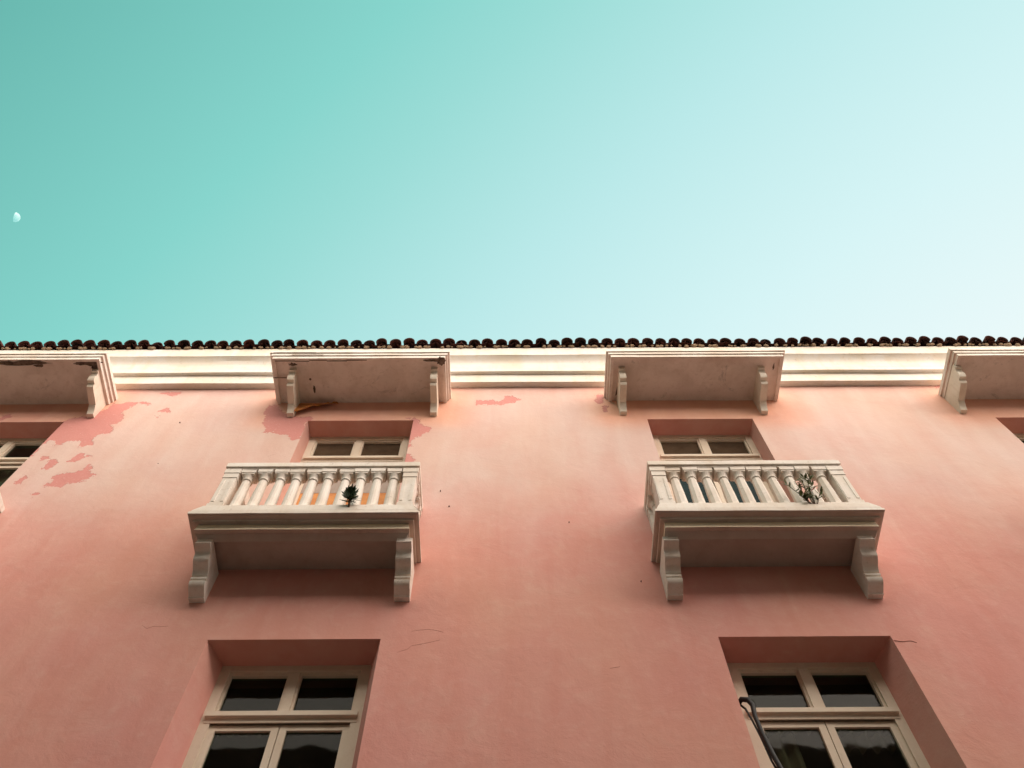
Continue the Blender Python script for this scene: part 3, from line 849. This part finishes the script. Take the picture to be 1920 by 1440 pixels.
# ---------------------------------------------------------------- plants growing out of the balconies
def blade(b, base, d, L, wdt, bend=.2, seg=3, fold=.25):
    d = Vector(d).normalized(); side = d.cross(Vector((0, -1, .3))).normalized(); nrm = side.cross(d).normalized()
    base = Vector(base); vs = []
    for k in range(seg + 1):
        f = k / seg; c_ = base + d * (L * f) + nrm * (bend * L * f * f)
        w_ = wdt * math.sin(math.pi * (.12 + .83 * f)) * (1 if k < seg else .15)
        vs += [c_ - side * w_, c_ + nrm * (-fold * w_), c_ + side * w_]
    b.add(vs, [(3*k+q, 3*k+q+1, 3*k+q+4, 3*k+q+3) for k in range(seg) for q in (0, 1)])
r_ = random.Random(5)
pl = bpy.data.objects.new('spiky_plant', None); COL.objects.link(pl)
PX, PZ = -1.467, 8.485
pl.location = (PX, -.555, PZ)
setp(pl, 'small dark green spiky plant sprouting from the ledge of the left balcony', 'plant')
b = MB(); b.tube([(0, .01, -.03), (.004, -.03, .03), (0, -.04, .12), (-.006, -.04, .22)], [.012, .011, .009, .006], 6)
st_ = link('stem', b.mesh('stem'), m_stem, pl)
b = MB(); by = MB()
for k in range(150):
    h = r_.random() ** .8
    a_ = r_.uniform(0, 2 * math.pi)
    el = .15 + 1.1 * h
    d = Vector((math.cos(a_) * math.cos(el) * 1.2, math.sin(a_) * math.cos(el) * .9 - .15, math.sin(el)))
    tgt = by if (k % 9 == 0 and d.x > 0) else b
    blade(tgt, (r_.uniform(-.02, .02), -.035 + r_.uniform(-.02, .02),   .02 + .12 * h), d, r_.uniform(.055, .10), .0145, r_.uniform(-.15, .3))
link('foliage', b.mesh('foliage', fix=False), m_leafd, pl)
link('young_foliage', by.mesh('young_foliage', fix=False), m_leafy, pl)

pl = bpy.data.objects.new('leafy_weed', None); COL.objects.link(pl)
pl.location = (2.80, -.552, 8.49)
pl.scale = (.82, .82, .86)
setp(pl, 'sparse olive green leafy weed with thin stems growing on the ledge of the right balcony', 'plant')
stems = [((0, 0, -.02), (-.08, -.03, .10), (-.17, -.05, .24), (-.20, -.05, .31)), ((.02, 0, -.02), (-.01, -.04, .14), (.0, -.06, .30), (.05, -.07, .46)),
         ((.04, 0, -.02), (.05, -.03, .12), (.09, -.05, .26), (.06, -.05, .40)), ((.07, 0, -.02), (.11, -.03, .07), (.16, -.04, .16)), ((-.02, 0, -.02), (-.06, -.02, .05), (-.10, -.03, .10)),
         ((.03, 0, -.02), (.03, -.05, .20), (.09, -.06, .36), (.12, -.06, .42)), ((-.01, 0, -.02), (-.06, -.05, .16), (-.09, -.07, .33))]
bs, bl, br = MB(), MB(), MB()
for si, s_ in enumerate(stems):
    bs.tube(s_, [.0055, .0045, .0035, .0025][:len(s_)], 5)
    pts = []
    for (a_, c_) in zip(s_, s_[1:]):
        for q in range(4):
            pts.append(Vector(a_).lerp(Vector(c_), q / 4))
    pts.append(Vector(s_[-1]))
    for qi, p in enumerate(pts[2:]):
        for _ in range(r_.choice((1, 2, 2))):
            a_ = r_.uniform(0, 6.28)
            d = Vector((math.cos(a_), -.5 + .4 * math.sin(a_), r_.uniform(-.2, .9)))
            tgt = br if (si == 2 and qi in (2, 3, 4)) else bl
            blade(tgt, p, d, r_.uniform(.05, .085), r_.uniform(.013, .019), r_.uniform(-.1, .4))
link('stem', bs.mesh('stem'), m_stem, pl)
link('foliage', bl.mesh('foliage', fix=False), m_leafy, pl)
link('red_leaf', br.mesh('red_leaf', fix=False), m_leafr, pl)

# ---------------------------------------------------------------- black cable at the lower right window
b = MB()
b.tube([(1.765, .245, 6.735), (1.785, .16, 6.735), (1.80, .105, 6.728), (1.845, .095, 6.712), (1.868, .095, 6.66), (1.858, .095, 6.54), (1.872, .095, 6.36), (1.895, .095, 6.18), (1.922, .095, 6.03), (1.95, .10, 5.6), (1.90, .12, 5.1), (1.86, .16, 4.78)],
       [.016, .019, .021, .022, .021, .018, .019, .020, .020, .019, .018, .018], 8)
cab = link('black_cable', b.mesh('black_cable', smooth=True), m_cable)
setp(cab, 'thick black cable hanging down beside the frame of the lower right window', 'cable')
b = MB()
b.tube([(1.79, .15, 6.72), (1.815, .125, 6.65), (1.835, .115, 6.52), (1.858, .112, 6.35), (1.876, .112, 6.15), (1.90, .112, 6.02)], .009, 6)
link('strap', b.mesh('strap', smooth=True), m_cable, cab)

# ---------------------------------------------------------------- building across the street (seen only in the window glass)
OY = -8.0
ob = bpy.data.objects.new('opposite_building', None); COL.objects.link(ob)
setp(ob, 'dull ochre building across the street, seen only as a reflection in the panes', 'building')
b = MB(); b.box(-16, 16, OY - 8, OY, 0, OPP_H)
link('wall', b.mesh('wall'), m_opp, ob)
b = MB(); b.prism([(-OY - .01, OPP_H - .28), (-OY - .12, OPP_H - .28), (-OY - .2, OPP_H - .1), (-OY - .5, OPP_H), (-OY - .5, OPP_H + .1), (-OY - .01, OPP_H + .16)], -16, 16, 4)
link('eave', b.mesh('eave'), m_tile, ob)
for fl, z in enumerate((4.6, 8.4)):
    for k in range(9):
        x = -14 + k * 3.5
        b = MB(); b.box(x - .6, x + .6, OY, OY + .06, z, z + 2.4)
        f_ = link('shutter', b.mesh('shutter'), m_dark, ob)
        b = MB(); b.box(x - .75, x - .6, OY, OY + .09, z - .1, z + 2.5); b.box(x + .6, x + .75, OY, OY + .09, z - .1, z + 2.5); b.box(x - .75, x + .75, OY, OY + .1, z + 2.5, z + 2.65)
        link('surround', b.mesh('surround'), m_trim, f_)

# ---------------------------------------------------------------- daytime moon
mm, t, N, noi, rng, mix, out = mat("moon_rock")
oc = N('ShaderNodeTexCoord').outputs['Object']
df = N('ShaderNodeBsdfDiffuse')
t.links.new(mix(rng(noi(0.12, 4, 0.6, oc), 0.35, 0.7), (0.32, 0.31, 0.31), (0.20, 0.20, 0.22)), df.inputs[0])
ad = N('ShaderNodeAddShader', N('ShaderNodeBsdfTransparent').outputs[0], df.outputs[0])
N('ShaderNodeOutputMaterial', ad.outputs[0])
md = Vector((-0.48021, 0.215515, 0.850265))
cp = Vector((0, -5, 1.6)) + md * 3000
rm = 3000 * 7.9 / 1650
# the sunlit part of the disc that faces us (air light hides the dark part)
view = -md; lit = (Vector((1, .30, 0)) - md * Vector((1, .30, 0)).dot(md)).normalized(); upv = lit.cross(view).normalized()
b = MB(); vs = []; nu, nv = 16, 12
for j in range(nv + 1):
    la = -math.pi / 2 + math.pi * j / nv
    for i in range(nu + 1):
        lo = R(-16) + R(106) * i / nu
        vs.append((view * (math.cos(la) * math.cos(lo)) + lit * (math.cos(la) * math.sin(lo)) + upv * math.sin(la)) * rm)
b.add(vs, [(j*(nu+1)+i, j*(nu+1)+i+1, (j+1)*(nu+1)+i+1, (j+1)*(nu+1)+i) for j in range(nv) for i in range(nu)])
mo = link('moon', b.mesh('moon', smooth=True, fix=False), mm, None, cp)
setp(mo, 'pale half moon in the teal sky at the far left', 'moon')
